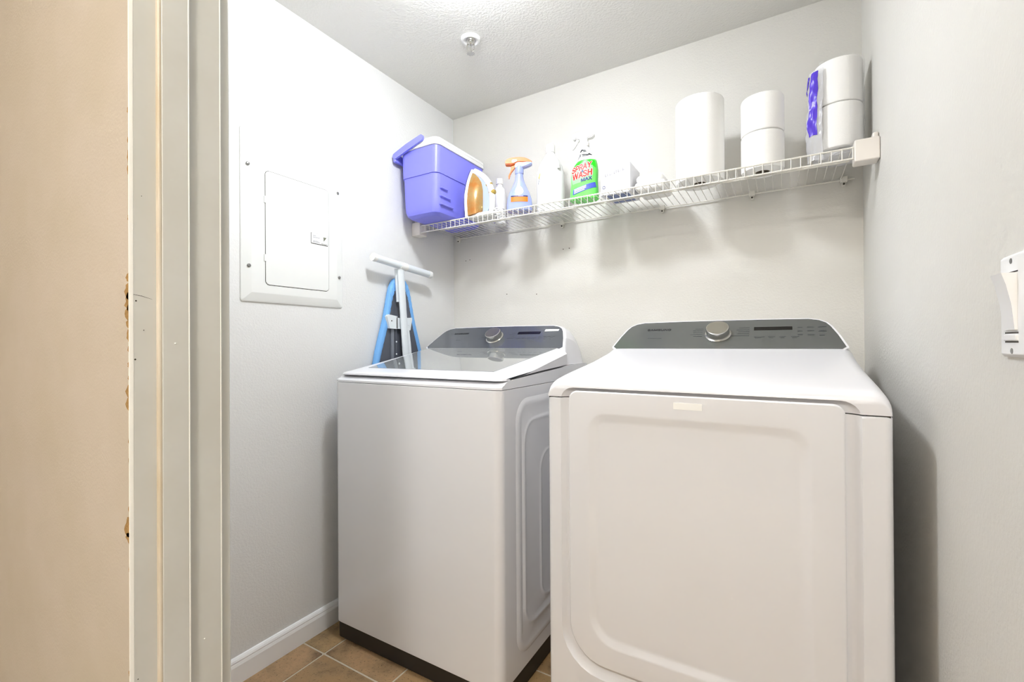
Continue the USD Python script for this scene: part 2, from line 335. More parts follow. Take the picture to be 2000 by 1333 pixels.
# ------------------------------------------------------------------ dryer
CX = -.173
def con_poly():
    half = [(0, -.007), (.312, -.007), (.3215, .002), (.307, .052), (.292, .092), (.282, .109), (.266, .121), (.240, .128), (.12, .1305), (0, .131)]
    return np.array(half+[(-x, y) for x, y in half[::-1][1:-1]])
CO, CYD = np.array([0, 1.51, 1.093]), np.array([0, .768, .640])
CN = np.cross([1, 0, 0], CYD)
def console(parent, cx, kind, panel_mat, top):
    o = CO+np.array([cx, 0, 0]); fr = ((1, 0, 0), tuple(CYD), tuple(CN))
    poly = Polygon(con_poly()); shell = np.array(poly.buffer(.006, 4).exterior.coords)[:-1]
    front = o+shell[:, :1]*np.array([1, 0, 0])+shell[:, 1:]*CYD-.001*CN
    zb, dep, xw = top; L = [front]; sh_x, sh_s = shell[:, 0], shell[:, 1]; low = np.clip((.05-sh_s)/.05, 0, 1)
    for ph_ in np.radians([6, 16, 28, 42, 54, 64, 73, 81, 87, 90]):
        q = front.copy(); sn, cn = math.sin(ph_), math.cos(ph_)**.85
        w_ = min(1., ph_/.5); side = np.sign(sh_x)*xw
        q[:, 0] = cx+sh_x*(1-w_*low)+np.where(abs(sh_x) > .28, side, sh_x)*w_*low
        q[:, 0] = cx+(q[:, 0]-cx)*(1+.03*sn*(1-low))
        q[:, 1] += dep*sn-(q[:, 1]-1.51)*sn*.3
        base = np.where(sh_s < .012, zb, q[:, 2]); q[:, 2] = zb+(base-zb)*cn; L.append(q)
    obj('console', loft(L), 'appliance_top', parent, smooth=45)
    e = extrude(poly.simplify(.0004), .0012)
    pan = obj('control_panel', frame(e, o, *fr), panel_mat, parent, smooth=False, label='dark gray glossy control panel')
    def put(name, mesh, m, dx, s, dz=.0011, smooth=False, **k): return obj(name, frame(mesh, o+np.array([dx, 0, 0])+CYD*s+CN*dz, *fr), m, pan, smooth=smooth, **k)
    kn = obj('knob', frame(lathe([(.038, 0), (.038, .003), (.0335, .0045), (.0335, .0255), (.0325, .0275), (.030, .0285)], 56), o+CYD*.06+CN*.001, *fr), 'chrome', parent, smooth=40, label='round chrome dial')
    obj('knob_face', frame(lathe([(.030, .0280), (.030, .0288), (.001, .0288)], 40), o+CYD*.06+CN*.001, *fr), 'knob_face', kn)
    put('display', plate([((.099, .199, .078, .0925, .001), 0), ((.099, .199, .078, .0925, .001), .0012)], 3), 'display_black', 0, 0)
    t = text('SAMSUNG', .0095, .078, True, .0006)
    put('lettering', t, 'ink_dark', -.224, .0835, .0013)
    bars = []
    def bar(x, s, w, h=.0017): bars.append(frame(box(0, w, 0, h, 0, .0004), (x, s, 0), (1, 0, 0), (0, 1, 0), (0, 0, 1)))
    if kind == 'dryer':
        for k, (w) in enumerate((.024, .03, .028, .036, .026)): bar(-.056-.0-w*1.0+.01, .089-.0095*k, w)
        for k, (w) in enumerate((.03, .036, .03, .032, .05)): bar(.087-w, .090-.0098*k, w)
        for x, w in ((.1, .028), (.137, .018), (.166, .016), (.195, .02)): bar(x, .0455, w); bar(x+.003, .040, w*.6)
        for k in range(3): bar(.212, .087-.017*k, .012, .003); bar(.236, .087-.017*k, .016, .003)
        for k in range(2): bar(.262, .088-.02*k, .02); bar(.264, .069-.02*k, .012, .003)
        bar(-.2155, .044, .045)
    else:
        for k, w in enumerate((.02, .026, .022, .03)): bar(-.058-w+.012, .085-.0115*k, w); bar(.075-w*.8+.01, .085-.0105*k, w)
        for k in range(7): bar(.105+.024*k, .053+.0005*k, .014); bar(.107+.024*k, .046, .008)
        for k in range(4): bar(.20+.02*k, .062, .011)
        bar(-.19, .044, .024)
    for q in bars: put('legend_mark', q, 'ink_gray', 0, 0, .0013)
    return o, fr, pan, put

dr = thing('dryer', 'white front-load dryer with a wide blank door and gray control panel', 'dryer', (big((CX, 1.41, 0))[0], big((CX, 1.41, 0))[1], 0))
X0, X1, Y0, Y1 = -.516, .170, 1.040, 1.765
def plan(x0, x1, y0, y1, r, z): return np.column_stack([rrect(x0, x1, y0, y1, r), np.full(28, z)])
body = loft([plan(X0+.004, X1-.004, Y0+.004, Y1, (.012, .012, .004, .004), ZF+.012), plan(X0, X1, Y0, Y1, (.014, .014, .004, .004), ZF+.02), plan(X0, X1, Y0, Y1, (.014, .014, .004, .004), .9705), plan(X0+.003, X1-.003, Y0+.003, Y1, (.012, .012, .004, .004), .9725)])
pocket = loft([np.column_stack([r_[:, 0], np.full(len(r_), y), r_[:, 1]]) for r_, y in (
    (rrect(-.482, .128, .300, .9995, (.10, .10, .035, .035)), Y0-.004), (rrect(-.478, .124, .304, .9985, (.10, .10, .032, .032)), Y0+.0005),
    (rrect(-.470, .116, .315, .9975, (.09, .09, .028, .028)), Y0+.008), (rrect(-.461, .105, .325, .9965, (.09, .09, .024, .024)), Y0+.014))])
body = as_tm(to_m(body)-to_m(pocket))
obj('body', body, 'appliance_white', dr, smooth=35)
prof = [(1.040, .9768), (1.0402, .994), (1.0415, 1.002), (1.0445, 1.0085), (1.050, 1.0140), (1.058, 1.0180), (1.070, 1.0210), (1.09, 1.0245), (1.12, 1.0290), (1.15, 1.0330), (1.31, 1.053), (1.45, 1.076), (1.505, 1.0885), (1.53, 1.095), (1.6, 1.095), (1.70, 1.08), (1.75, 1.06), (1.764, 1.04)]
secs = []
for y, h in prof:
    e = .003*math.exp(-(y-1.04)/.006); hw = .343-e-.004*max(0, min(1, (y-1.1)/.4)); r = min(.034, h-.9755)
    a = np.radians(np.linspace(0, 90, 8))
    right = [(hw, .9745)]+[(hw-r+r*math.cos(t), h-r+r*math.sin(t)) for t in a]
    s = right+[(-x, z) for x, z in right[::-1]]
    secs.append([(CX+x, y, z) for x, z in s])
cover = loft(secs)
cover = as_tm(to_m(cover)-to_m(pocket))
obj('top_cover', cover, 'appliance_top', dr, smooth=35)
D0 = (-.457, .100, .334, .9915, (.088, .088, .020, .024))
DI = (-.408, .050, .384, .942, (.070, .070, .046, .046))
door = plate([(inset(D0, .004), -.013), (inset(D0, .001), -.006), (D0, -.002), (inset(D0, .0015), .0002), (inset(D0, .004), .0012), (DI, .0016), (inset(DI, .006), .0008), (inset(DI, .018), -.0030), (inset(DI, .026), -.0038)], 9)
dd = obj('door', frame(door, (0, Y0, 0), *FACE_FRONT), 'appliance_white', dr, smooth=35)
obj('sticker', frame(plate([((-.207, -.148, .962, .9765, .001), 0), ((-.207, -.148, .962, .9765, .001), .0006)], 3), (0, Y0-.0012, 0), *FACE_FRONT), 'label_white', dd, smooth=False, label='small white sticker')
obj('seam', as_tm(to_m(box(X0+.004, X1-.004, Y0+.004, Y1-.01, .970, .976))-to_m(box(-.485, .131, Y0-.01, Y0+.02, .9, 1.0))), 'gap_dark', dr)
for x in (X0+.06, X1-.06):
    for y in (Y0+.07, Y1-.07):
        obj('foot', lathe([(.022, 0), (.022, .014)], 20, (x, y, ZF)), 'base_black', dr)
console(dr, CX, 'dryer', 'panel_gray', (1.082, .15, .336))

# ------------------------------------------------------------------ washer
WC = -1.008; w0, w1, wy0, wy1 = -1.352, -.664, 1.048, 1.70
wa = thing('washer', 'white top-load washing machine with a dark glass lid and black plinth', 'washing machine', (big((WC, 1.38, 0))[0], big((WC, 1.38, 0))[1], 0))
obj('plinth', rbox(w0+.004, w1-.005, wy0+.012, wy1-.02, ZF, .15, .006, 12), 'base_black', wa, label='black recessed plinth')
rr4 = (.026, .026, .012, .012)
obj('body', loft([plan(w0+.003, w1-.003, wy0+.003, wy1, rr4, .143), plan(w0, w1, wy0, wy1, rr4, .147), plan(w0, w1, wy0, wy1, rr4, .9755), plan(w0+.002, w1-.002, wy0+.002, wy1, rr4, .9775)]), 'appliance_white', wa, smooth=35)
A = (1.132, 1.66, .188, .945, .07); B = (1.166, 1.62, .25, .887, .075); C3 = (1.270, 1.56, .29, .775, .065)
side = plate([(A, -.002), (A, .0003), (inset(A, .010), .004), (inset(A, .022), .004), (inset(A, .031), .0018), (B, .0018), (inset(B, .006), .0058), (inset(B, .015), .0058), (inset(B, .024), .0022),
              (C3, .0022), (inset(C3, .006), .0062), (inset(C3, .014), .0062), (inset(C3, .024), .0025)], 9)
obj('side_panel', frame(side, (w1-.0002, 0, 0), *FACE_RIGHT), 'appliance_white', wa, smooth=50)
tp = [(1.049, .979), (1.0495, .9855), (1.054, .989), (1.060, .9905), (1.082, .9975), (1.10, 1.003), (1.45, 1.022), (1.50, 1.028), (1.69, 1.028), (1.69, .979)]
def xs_loft(prof_fn, xs): return loft([[(x, y, z) for y, z in prof_fn(x)] for x in xs])
obj('top_cover', xs_loft(lambda x: [(y+(.012*max(0, 1-min(x-w0, w1-x)/.022)**2 if y < 1.07 else 0), z) for y, z in tp], [w0+.0005, w0+.006, w0+.022, WC, w1-.022, w1-.006, w1-.0005]), 'appliance_white', wa, smooth=35)
def lid_prof(x):
    e = min(x-w0, w1-x)-.002; d = .020*max(0, 1-e/.038)**1.6; f = .020*max(0, 1-e/.03)**2
    top = [(1.066+f, 1.0035), (1.0685+f, 1.0085), (1.076+f, 1.0125-d*.2), (1.09+f, 1.0150-d*.5), (1.13, 1.0225-d*.8), (1.20, 1.0345-d), (1.30, 1.0525-d), (1.40, 1.0705-d), (1.47, 1.083-d), (1.505, 1.0895-d)]
    return top+[(1.505, 1.031), (1.45, 1.027), (1.30, 1.0195), (1.113, 1.0075), (1.085+f, 1.0030), (1.07+f, 1.0015)]
lid = obj('lid', xs_loft(lid_prof, [w0+.002, w0+.006, w0+.012, w0+.02, w0+.03, w0+.04, WC-.2, WC, WC+.2, w1-.04, w1-.03, w1-.02, w1-.012, w1-.006, w1-.002]), 'appliance_top', wa, smooth=30, label='white lid')
def lid_top(y): return np.interp(y, [1.13, 1.20, 1.30, 1.40, 1.47, 1.505], [1.0225, 1.0345, 1.0525, 1.0705, 1.083, 1.0895])
gl = []
for y in (1.135, 1.16, 1.20, 1.25, 1.30, 1.35, 1.40, 1.45, 1.502):
    hw = .268+.036*(y-1.135)/.37; z = lid_top(y)
    gl.append([(WC-hw, y, z-.0005), (WC+hw, y, z-.0005), (WC+hw-.001, y, z+.0012), (WC-hw+.001, y, z+.0012)])
obj('lid_glass', loft(gl), 'lid_glass', lid, smooth=30, label='dark glass window in the lid')
o, fr, pan, put = console(wa, WC, 'washer', 'panel_blue', (1.0285, .155, .339))
put('sticker', plate([((.214, .273, .094, .106, .001), 0), ((.214, .273, .094, .106, .001), .0006)], 3), 'label_white', 0, 0, label='small white sticker')

# ------------------------------------------------------------------ breaker panel on the left wall
bp = thing('breaker_panel', 'white electrical breaker panel with small latch flush in left wall', 'breaker panel', (XL, 1.035, 1.255))
P0 = (.832, 1.238, 1.255, 1.842, .008)
cover_m = frame(plate([(P0, 0), (P0, .003), (inset(P0, .004), .006), (inset(P0, .030), .012), (inset(P0, .034), .0125)], 5), (XL, 0, 0), *FACE_RIGHT)
Dp = (.912, 1.166, 1.317, 1.713, .014)
obj('cover', cover_m, 'panel_white', bp, smooth=30)
obj('gap', frame(plate([(inset(Dp, -.0016), .012), (inset(Dp, -.0016), .01275)], 7), (XL, 0, 0), *FACE_RIGHT), 'gap_dark', bp, smooth=False)
pd = obj('door', frame(plate([(Dp, .012), (Dp, .0138), (inset(Dp, .0015), .0148)], 7), (XL, 0, 0), *FACE_RIGHT), 'panel_white', bp, smooth=30)
lt = frame(plate([((1.088, 1.160, 1.495, 1.534, .002), .014), ((1.088, 1.160, 1.495, 1.534, .002), .0156), ((1.0895, 1.1585, 1.4965, 1.5325, .001), .0162)], 3), (XL, 0, 0), *FACE_RIGHT)
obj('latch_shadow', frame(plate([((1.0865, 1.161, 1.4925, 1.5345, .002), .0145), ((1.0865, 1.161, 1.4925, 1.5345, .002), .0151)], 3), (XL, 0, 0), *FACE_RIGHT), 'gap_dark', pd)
obj('latch', lt, 'plastic_white', pd)
obj('latch_slide', frame(plate([((1.130, 1.158, 1.498, 1.531, .001), .016), ((1.131, 1.157, 1.499, 1.530, .001), .0185)], 3), (XL, 0, 0), *FACE_RIGHT), 'panel_white', pd)
obj('latch_window', frame(extrude(Polygon([(1.138, 1.524), (1.152, 1.524), (1.140, 1.508)]), .0004), (XL+.0186, 0, 0), *FACE_RIGHT), 'latch_green', pd, smooth=False)
for w, z in ((.014, 1.523), (.03, 1.517), (.024, 1.503), (.03, 1.499)): obj('legend_mark', frame(box(1.094, 1.094+w, z, z+.0018, 0, .0004), (XL+.0162, 0, 0), *FACE_RIGHT), 'card_gray', pd, smooth=False)
for z in (1.612, 1.41): obj('hinge', frame(rbox(.906, .914, z-.012, z+.012, .012, .0155, .0012, 8), (XL, 0, 0), *FACE_RIGHT), 'panel_white', bp)
for y, z in ((.853, 1.718), (.856, 1.376), (1.211, 1.717), (1.217, 1.378)):
    s = obj('screw', frame(lathe([(.0062, .010), (.0062, .0125), (.0045, .0142), (.001, .0148)], 16), (XL, y, z), *FACE_RIGHT), 'screw_metal', bp)

# ------------------------------------------------------------------ light switch on the right wall
sw = thing('light_switch', 'white rocker light switch on the right wall', 'light switch', (XR, .775, 1.089))
S0 = (-.816, -.735, 1.089, 1.214, .004)
obj('cover_plate', frame(plate([(S0, 0), (S0, .003), (inset(S0, .003), .0058), (inset(S0, .005), .0062)], 5), (XR, 0, 0), *FACE_LEFT), 'switch_white', sw)
rk = Polygon([(0, 1.122), (.0, 1.190), (.014, 1.190), (.010, 1.176), (.0055, 1.152), (.003, 1.122)])
r3 = extrude(rk, .033)     # profile in (out, z), extruded along y
rm = trimesh.Trimesh(np.column_stack([XR-.0058-r3.vertices[:, 0], .798-r3.vertices[:, 2], r3.vertices[:, 1]]), r3.faces); rm.fix_normals()
obj('rocker', rm, 'switch_white', sw, smooth=20)
obj('rocker_bar', frame(rbox(-.799, -.764, 1.109, 1.1165, .005, .0085, .001, 8), (XR, 0, 0), *FACE_LEFT), 'switch_white', sw)
for z in (1.1185, 1.1075, 1.1915): obj('gap', frame(box(-.800, -.763, z-.0009, z+.0009, .005, .0064), (XR, 0, 0), *FACE_LEFT), 'gap_dark', sw)
for z in (1.2055, 1.0965): obj('screw', frame(lathe([(.0035, .005), (.0035, .0066), (.002, .0072)], 14), (XR, .7815, z), *FACE_LEFT), 'screw_metal', sw)

# ------------------------------------------------------------------ fire sprinkler on the ceiling
sx, sy = -1.071, 1.487
sp = thing('fire_sprinkler', 'chrome fire sprinkler head hanging from the ceiling', 'fire sprinkler', (sx, sy, ZC))
obj('escutcheon', lathe([(.040, 0), (.040, -.004), (.036, -.0085), (.030, -.010), (.024, -.008), (.020, -.004), (.012, -.0035)], 40, (sx, sy, ZC)), 'plastic_white', sp)
obj('sprinkler_body', lathe([(.019, -.003), (.016, -.011), (.012, -.012), (.012, -.020), (.009, -.024)], 24, (sx, sy, ZC)), 'chrome', sp)
ux, uy = .859, .512
for s in (-1, 1):
    pth = smooth_path([(sx+s*ux*.010, sy+s*uy*.010, ZC-.016), (sx+s*ux*.0145, sy+s*uy*.0145, ZC-.030), (sx+s*ux*.012, sy+s*uy*.012, ZC-.044), (sx+s*ux*.002, sy+s*uy*.002, ZC-.056)], 14)
    obj('frame_arm', tube(pth, .0026, 8), 'chrome', sp)
obj('glass_bulb', lathe([(.001, -.024), (.0026, -.028), (.0026, -.046), (.001, -.051)], 12, (sx, sy, ZC)), 'chrome', sp)
a = np.linspace(0, 2*np.pi, 49)[:-1]; rad = np.where((np.arange(48)//2) % 2 == 0, .0165, .0125)
obj('deflector', loft([np.column_stack([sx+rad*np.cos(a), sy+rad*np.sin(a), np.full(48, ZC-z)]) for z in (.0585, .0600)]), 'chrome', sp, smooth=False)
obj('deflector_boss', lathe([(.006, -.053), (.006, -.0585)], 16, (sx, sy, ZC)), 'chrome', sp)

# ------------------------------------------------------------------ wire shelf
ZS = 1.680; YW0 = 1.660; YW1 = 1.966
sh = thing('wire_shelf', 'long white ventilated wire shelf mounted on the back wall', 'shelf', (-.65, YB, ZS))
xa, xb = -1.497, .186
def rod(a, b, r=.0026, n=8): return tube([a, ((a[0]+b[0])/2, (a[1]+b[1])/2, (a[2]+b[2])/2), b], r, n)
obj('rail', rod((xa, YW0, ZS-.0015), (xb, YW0, ZS-.0015), .003), 'wire_white', sh)
obj('rail', rod((xa, YW0-.001, ZS-.034), (xb, YW0-.001, ZS-.034), .003), 'wire_white', sh)
obj('rail', rod((XL+.035, YW1, ZS-.0045), (xb+.035, YW1, ZS-.0045), .003), 'wire_white', sh)
obj('rail', rod((xa+.03, YW0+.11, ZS-.0045), (xb, YW0+.11, ZS-.0045), .0028), 'wire_white', sh)
NW = 66
for k in range(NW):
    x = xa+.004+(xb-xa-.008)*k/(NW-1)
    obj('wire', tube([(x, YW1+.002, ZS), (x, YW0+.006, ZS), (x, YW0-.0025, ZS-.0015), (x, YW0-.0045, ZS-.008), (x, YW0-.0042, ZS-.036)], .0014, 6), 'wire_white', sh)
for x0, x1 in ((XL+.0005, XL+.052), (XR-.060, XR-.0005)):
    br = obj('end_bracket', rbox(x0, x1, YW0-.013, YW0+.040, ZS-.048, ZS+.016, .004, 12), 'bracket_white', sh)
    xx = XR-.008 if x0 > 0 else XL+.008
    obj('bracket_tab', rbox(xx-.0075, xx+.0075, YW0+.005, YW0+.035, ZS+.012, ZS+.036, .005, 10), 'bracket_white', br)
for x in (-1.504, -.891, -.43, -.095, .19):
    c = obj('wall_clip', join([rbox(x-.011, x+.011, YW1-.010, YB-.0002, ZS-.013, ZS+.006, .003, 10), rbox(x-.006, x+.006, YW1-.004, YB-.0002, ZS-.026, ZS-.010, .003, 10)]), 'wire_white', sh)
    obj('screw', frame(lathe([(.0035, 0), (.0035, .002), (.001, .003)], 12), (x, YW1-.0035, ZS-.019), *FACE_FRONT), 'gap_dark', c)
TOP = ZS+.0018

# ------------------------------------------------------------------ cooler
co = thing('cooler', 'periwinkle blue ice chest with white lid at the left end of shelf', 'cooler', (-1.40, 1.72, TOP))
cx0, cx1, cy0, cy1 = -1.508, -1.288, 1.530, 1.905
def csec(d, z, r): return np.column_stack([rrect(cx0+d, cx1-d, cy0+d, cy1-d, r, 9), np.full(36, z)])
obj('body', loft([csec(.045, TOP, .02), csec(.030, TOP+.002, .025), csec(.017, TOP+.012, .03), csec(.011, TOP+.030, .03), csec(.009, TOP+.06, .03), csec(.0062, TOP+.178, .03), csec(.0060, TOP+.1815, .03), csec(.0026, TOP+.1822, .03), csec(.0024, TOP+.188, .03), csec(.001, TOP+.290, .03), csec(.001, TOP+.302, .03)]), 'cooler_blue', co, smooth=30)
ld = obj('lid', loft([csec(.004, TOP+.3025, .03), csec(-.004, TOP+.304, .034), csec(-.005, TOP+.316, .034), csec(-.0035, TOP+.318, .034), csec(-.0035, TOP+.321, .034), csec(-.005, TOP+.323, .034), csec(-.004, TOP+.332, .034), csec(.002, TOP+.338, .03), csec(.03, TOP+.342, .03)]), 'plastic_white', co, smooth=30, label='white lid')
for k in range(3):
    z = TOP+.118-.036*k; l = .05+.02*k
    g = rbox(cx1-.012, cx1+.0012-.004*(z < TOP+.1)*.2, cy0+.030, cy0+.030+l, z-.004, z+.004, .0035, 8)
    obj('rib', g, 'cooler_blue', co)
arm = [(-1.366, TOP+.338), (-1.45, TOP+.316), (-1.522, TOP+.290)]
def strap(y0, y1):
    d = np.array(arm); n = np.array([-.26, .966]); w = .0135
    pts = [Point(*d[0]).buffer(w), Point(*d[2]).buffer(w), Polygon([d[0]+(-.0035, .013), d[2]+(-.0035, .013), d[2]+(.0035, -.013), d[0]+(.0035, -.013)]), Point(*d[1]).buffer(w)]
    from shapely import union_all
    e = extrude(union_all(pts).convex_hull.simplify(.0004), y1-y0)
    m = trimesh.Trimesh(np.column_stack([e.vertices[:, 0], y1-e.vertices[:, 2], e.vertices[:, 1]]), e.faces); m.fix_normals(); return m
obj('handle', join([strap(cy0-.017, cy0-.0065), strap(cy1+.0065, cy1+.017), rbox(-1.5375, -1.520, cy0-.016, cy1+.016, TOP+.262, TOP+.303, .008, 12)]), 'cooler_handle', co, smooth=35, label='flat swing handle')

# ------------------------------------------------------------------ iron, standing on its heel
ix, iy = -1.243, 1.722
ir = thing('clothes_iron', 'white and gold steam iron standing upright beside the cooler', 'iron', (ix, iy, TOP))
def isole(s, xo, zt=.238, zb=.004, n=17):
    z = np.linspace(zb, zt, n); t = np.clip((z-.075)/(zt-.075), 0, 1)
    hw = (.056-.006*np.clip((.06-z)/.06, 0, 1))*np.maximum(0, 1-t**1.75)**.92*s+.0012
    return np.array([(ix+xo, iy-h, TOP+q) for h, q in zip(hw, z)]+[(ix+xo, iy+h, TOP+q) for h, q in zip(hw[::-1], z[::-1])])
obj('sole_plate', loft([isole(.97, -.004, .236), isole(1.0, -.001), isole(1.0, .003)]), 'chrome', ir)
obj('skirt', loft([isole(1.0, .003), isole(1.02, .006, .239), isole(1.0, .012, .237), isole(.95, .0155, .232)]), 'plastic_white', ir)
obj('tank', loft([isole(.93, .014, .230, .010), isole(.90, .030, .222, .012), isole(.80, .048, .202, .016), isole(.60, .064, .176, .022), isole(.28, .072, .145, .035)]), 'iron_gold', ir, label='gold translucent water tank')
obj('inner_panel', hull([(ix+.03, iy+s*.010, TOP+.020) for s in (-1, 1)]+[(ix+.030, iy+s*.010, TOP+.215) for s in (-1, 1)]+[(ix+.098, iy+s*.006, TOP+.15) for s in (-1, 1)]+[(ix+.108, iy+s*.006, TOP+.05) for s in (-1, 1)]+[(ix+.09, iy+s*.008, TOP+.015) for s in (-1, 1)]), 'iron_blue', ir)
hp = smooth_path([(ix+.020, iy, TOP+.226), (ix+.050, iy, TOP+.207), (ix+.088, iy, TOP+.172), (ix+.112, iy, TOP+.125), (ix+.118, iy, TOP+.07), (ix+.112, iy, TOP+.022), (ix+.108, iy, TOP+.013)], 26)
hd = obj('handle', tube(hp, .0125, 14, (1.15, 1.0), (0, 1, 0)), 'plastic_white', ir)
obj('heel', rbox(ix+.004, ix+.118, iy-.034, iy+.034, TOP, TOP+.022, .008, 12), 'plastic_white', ir)
for x, z, r in ((.104, .150, .009), (.121, .112, .0105)):
    obj('dial', frame(lathe([(r, -.016), (r*1.15, -.004), (r*1.15, .006), (r*.8, .013)], 20), (ix+x, iy, TOP+z), (0, 1, 0), (0, 0, 1), (1, 0, 0)), 'knob_gold', ir)
cord = []
for k in range(140):
    t = k/139; an = t*2*np.pi*4.5
    cord.append((-1.095+(.022+.006*math.sin(3*an))*math.cos(an), 1.722+(.026)*math.sin(an), TOP+.004+.008*t*3+.006*math.sin(2.3*an)**2))
cord = [(ix+.108, iy+.02, TOP+.020), (ix+.122, iy+.02, TOP+.014)]+cord
obj('cord', tube(np.array(cord), .0026, 6), 'plastic_white', ir)

# ------------------------------------------------------------------ bottles
class Bottle:
    """stack of superellipse sections in a local frame (x right, y towards the wall, z up), turned by rot"""
    def __init__(s, secs, loc, rot): s.secs, s.loc, s.rot = np.array(secs, float), loc, rot
    def mesh(s, z0=None, z1=None, n=56, grow=0.):
        a = np.linspace(0, 2*np.pi, n, endpoint=False); L = []
        zz = [z for z in s.secs[:, 0] if (z0 is None or z > z0) and (z1 is None or z < z1)]
        if z0 is not None: zz = [z0]+zz
        if z1 is not None: zz = zz+[z1]
        for z in zz:
            hw, hd, cx, p = [np.interp(z, s.secs[:, 0], s.secs[:, k]) for k in (1, 2, 3, 4)]
            c, d = np.cos(a), np.sin(a)
            L.append(np.column_stack([cx+(hw+grow)*np.sign(c)*abs(c)**(2/p), (hd+grow)*np.sign(d)*abs(d)**(2/p), np.full(n, z)]))
        return s.world(loft(L))
    def world(s, m):
        m = as_tm(m).copy(); v = m.vertices; c, q = math.cos(math.radians(s.rot)), math.sin(math.radians(s.rot))
        m.vertices = np.stack([s.loc[0]+c*v[:, 0]-q*v[:, 1], s.loc[1]+q*v[:, 0]+c*v[:, 1], s.loc[2]+v[:, 2]], 1); return m
    def front(s, x, z):
        hw, hd, cx, p = [np.interp(z, s.secs[:, 0], s.secs[:, k]) for k in (1, 2, 3, 4)]
        return -hd*np.maximum(.02, 1-np.minimum(1, abs((x-cx)/hw))**p)**(1/p)
    def decal(s, m, lift=.0006, edge=.004):
        m = as_tm(m); v, f = trimesh.remesh.subdivide_to_size(m.vertices, m.faces, edge, max_iter=12)
        y = s.front(v[:, 0], v[:, 1])-lift-v[:, 2]
        t = trimesh.Trimesh(np.column_stack([v[:, 0], y, v[:, 1]]), f, process=False)
        return s.world(t)
def sb(x0, x1, z0, z1): return sbox(x0, z0, x1, z1)

# lavender spray bottle with an orange trigger
fb = Bottle([(0, .050, .030, 0, 2.6), (.004, .056, .034, 0, 2.6), (.03, .0565, .035, 0, 2.5), (.06, .052, .033, 0, 2.4), (.085, .043, .029, 0, 2.3), (.11, .031, .025, 0, 2.2), (.135, .021, .020, 0, 2.), (.15, .018, .018, 0, 2.), (.165, .0165, .0165, 0, 2.), (.172, .0165, .0165, 0, 2.)], (-.983, 1.722, TOP), 27)
t = thing('spray_bottle', 'lavender spray bottle with an orange trigger head', 'spray bottle', fb.loc, 0)
obj('body', fb.mesh(), 'bottle_lavender', t)
obj('collar', fb.world(lathe([(.0175, .165), (.019, .168), (.019, .190), (.0165, .2)], 28)), 'bottle_lavender', t)
def sidecut(poly, half, bot, bev=.003):
    poly = orient(poly); inner = orient(poly.buffer(-bev))
    ms = [m3.Manifold.extrude(m3.CrossSection([np.array(poly.exterior.coords)[:-1]]), 2*half-2*bev).translate((0, 0, -half+bev)),
          m3.Manifold.extrude(m3.CrossSection([np.array(inner.exterior.coords)[:-1]]), 2*half).translate((0, 0, -half))]
    e = as_tm(ms[0]+ms[1])
    m = trimesh.Trimesh(np.column_stack([e.vertices[:, 0], -e.vertices[:, 2], e.vertices[:, 1]]), e.faces); 
    return bot.world(m)
def spl(pts, n=60):
    from scipy.interpolate import CubicSpline
    p = np.vstack([pts, pts[:1]]); s = np.r_[0, np.cumsum(np.linalg.norm(np.diff(p, axis=0), axis=1))]
    q = CubicSpline(s, p, bc_type='periodic')(np.linspace(0, s[-1], n+1)[:-1]); return Polygon(q).buffer(0)
obj('spray_head', sidecut(spl(np.array([(-.018, .192), (.018, .192), (.040, .199), (.056, .212), (.052, .217), (.02, .216), (-.015, .212)])), .016, fb), 'bottle_lavender', t)
obj('head_cap', sidecut(spl(np.array([(-.060, .208), (-.045, .206), (-.030, .205), (-.010, .212), (.02, .213), (.056, .2145), (.040, .227), (.010, .236), (-.025, .236), (-.052, .229), (-.061, .219)])), .017, fb), 'trigger_orange', t, label='orange trigger cap')
obj('trigger', sidecut(spl(np.array([(-.030, .207), (-.016, .205), (-.020, .192), (-.032, .176), (-.041, .157), (-.0455, .146), (-.0475, .150), (-.044, .168), (-.037, .188)])), .007, fb, .002), 'trigger_orange', t, label='orange trigger lever')
obj('trigger_guard', sidecut(spl(np.array([(-.034, .216), (-.014, .214), (-.008, .222), (-.018, .227), (-.030, .225)])), .0178, fb, .001), 'label_white', t)
obj('label_band', fb.decal(extrude(sb(-.036, .037, .036, .0575), .0003)), 'label_orange', t, label='orange label band')
obj('label_stripe', fb.decal(extrude(sb(-.036, .037, .0585, .0635), .0003)), 'label_navy', t)
obj('label_stripe', fb.decal(extrude(sb(-.004, .018, .0590, .0630), .0004), .0010), 'label_violet', t)
drop = spl(np.array([(0, .107), (.016, .092), (.018, .080), (.009, .069), (-.008, .069), (-.018, .080), (-.016, .092)]))
obj('label_badge', fb.decal(extrude(drop, .0003)), 'label_white', t, label='white badge')

# white bottle behind the iron
b1 = Bottle([(0, .026, .026, 0, 2), (.004, .030, .030, 0, 2), (.15, .030, .030, 0, 2), (.175, .024, .024, 0, 2), (.187, .014, .014, 0, 2), (.20, .014, .014, 0, 2)], (-1.175, 1.865, TOP), 0)
t = thing('plastic_bottle', 'plain white plastic bottle half hidden behind the iron', 'bottle', b1.loc)
obj('body', b1.mesh(), 'bottle_white', t)
obj('cap', b1.world(lathe([(.017, .198), (.017, .222), (.014, .226)], 24)), 'plastic_white', t)

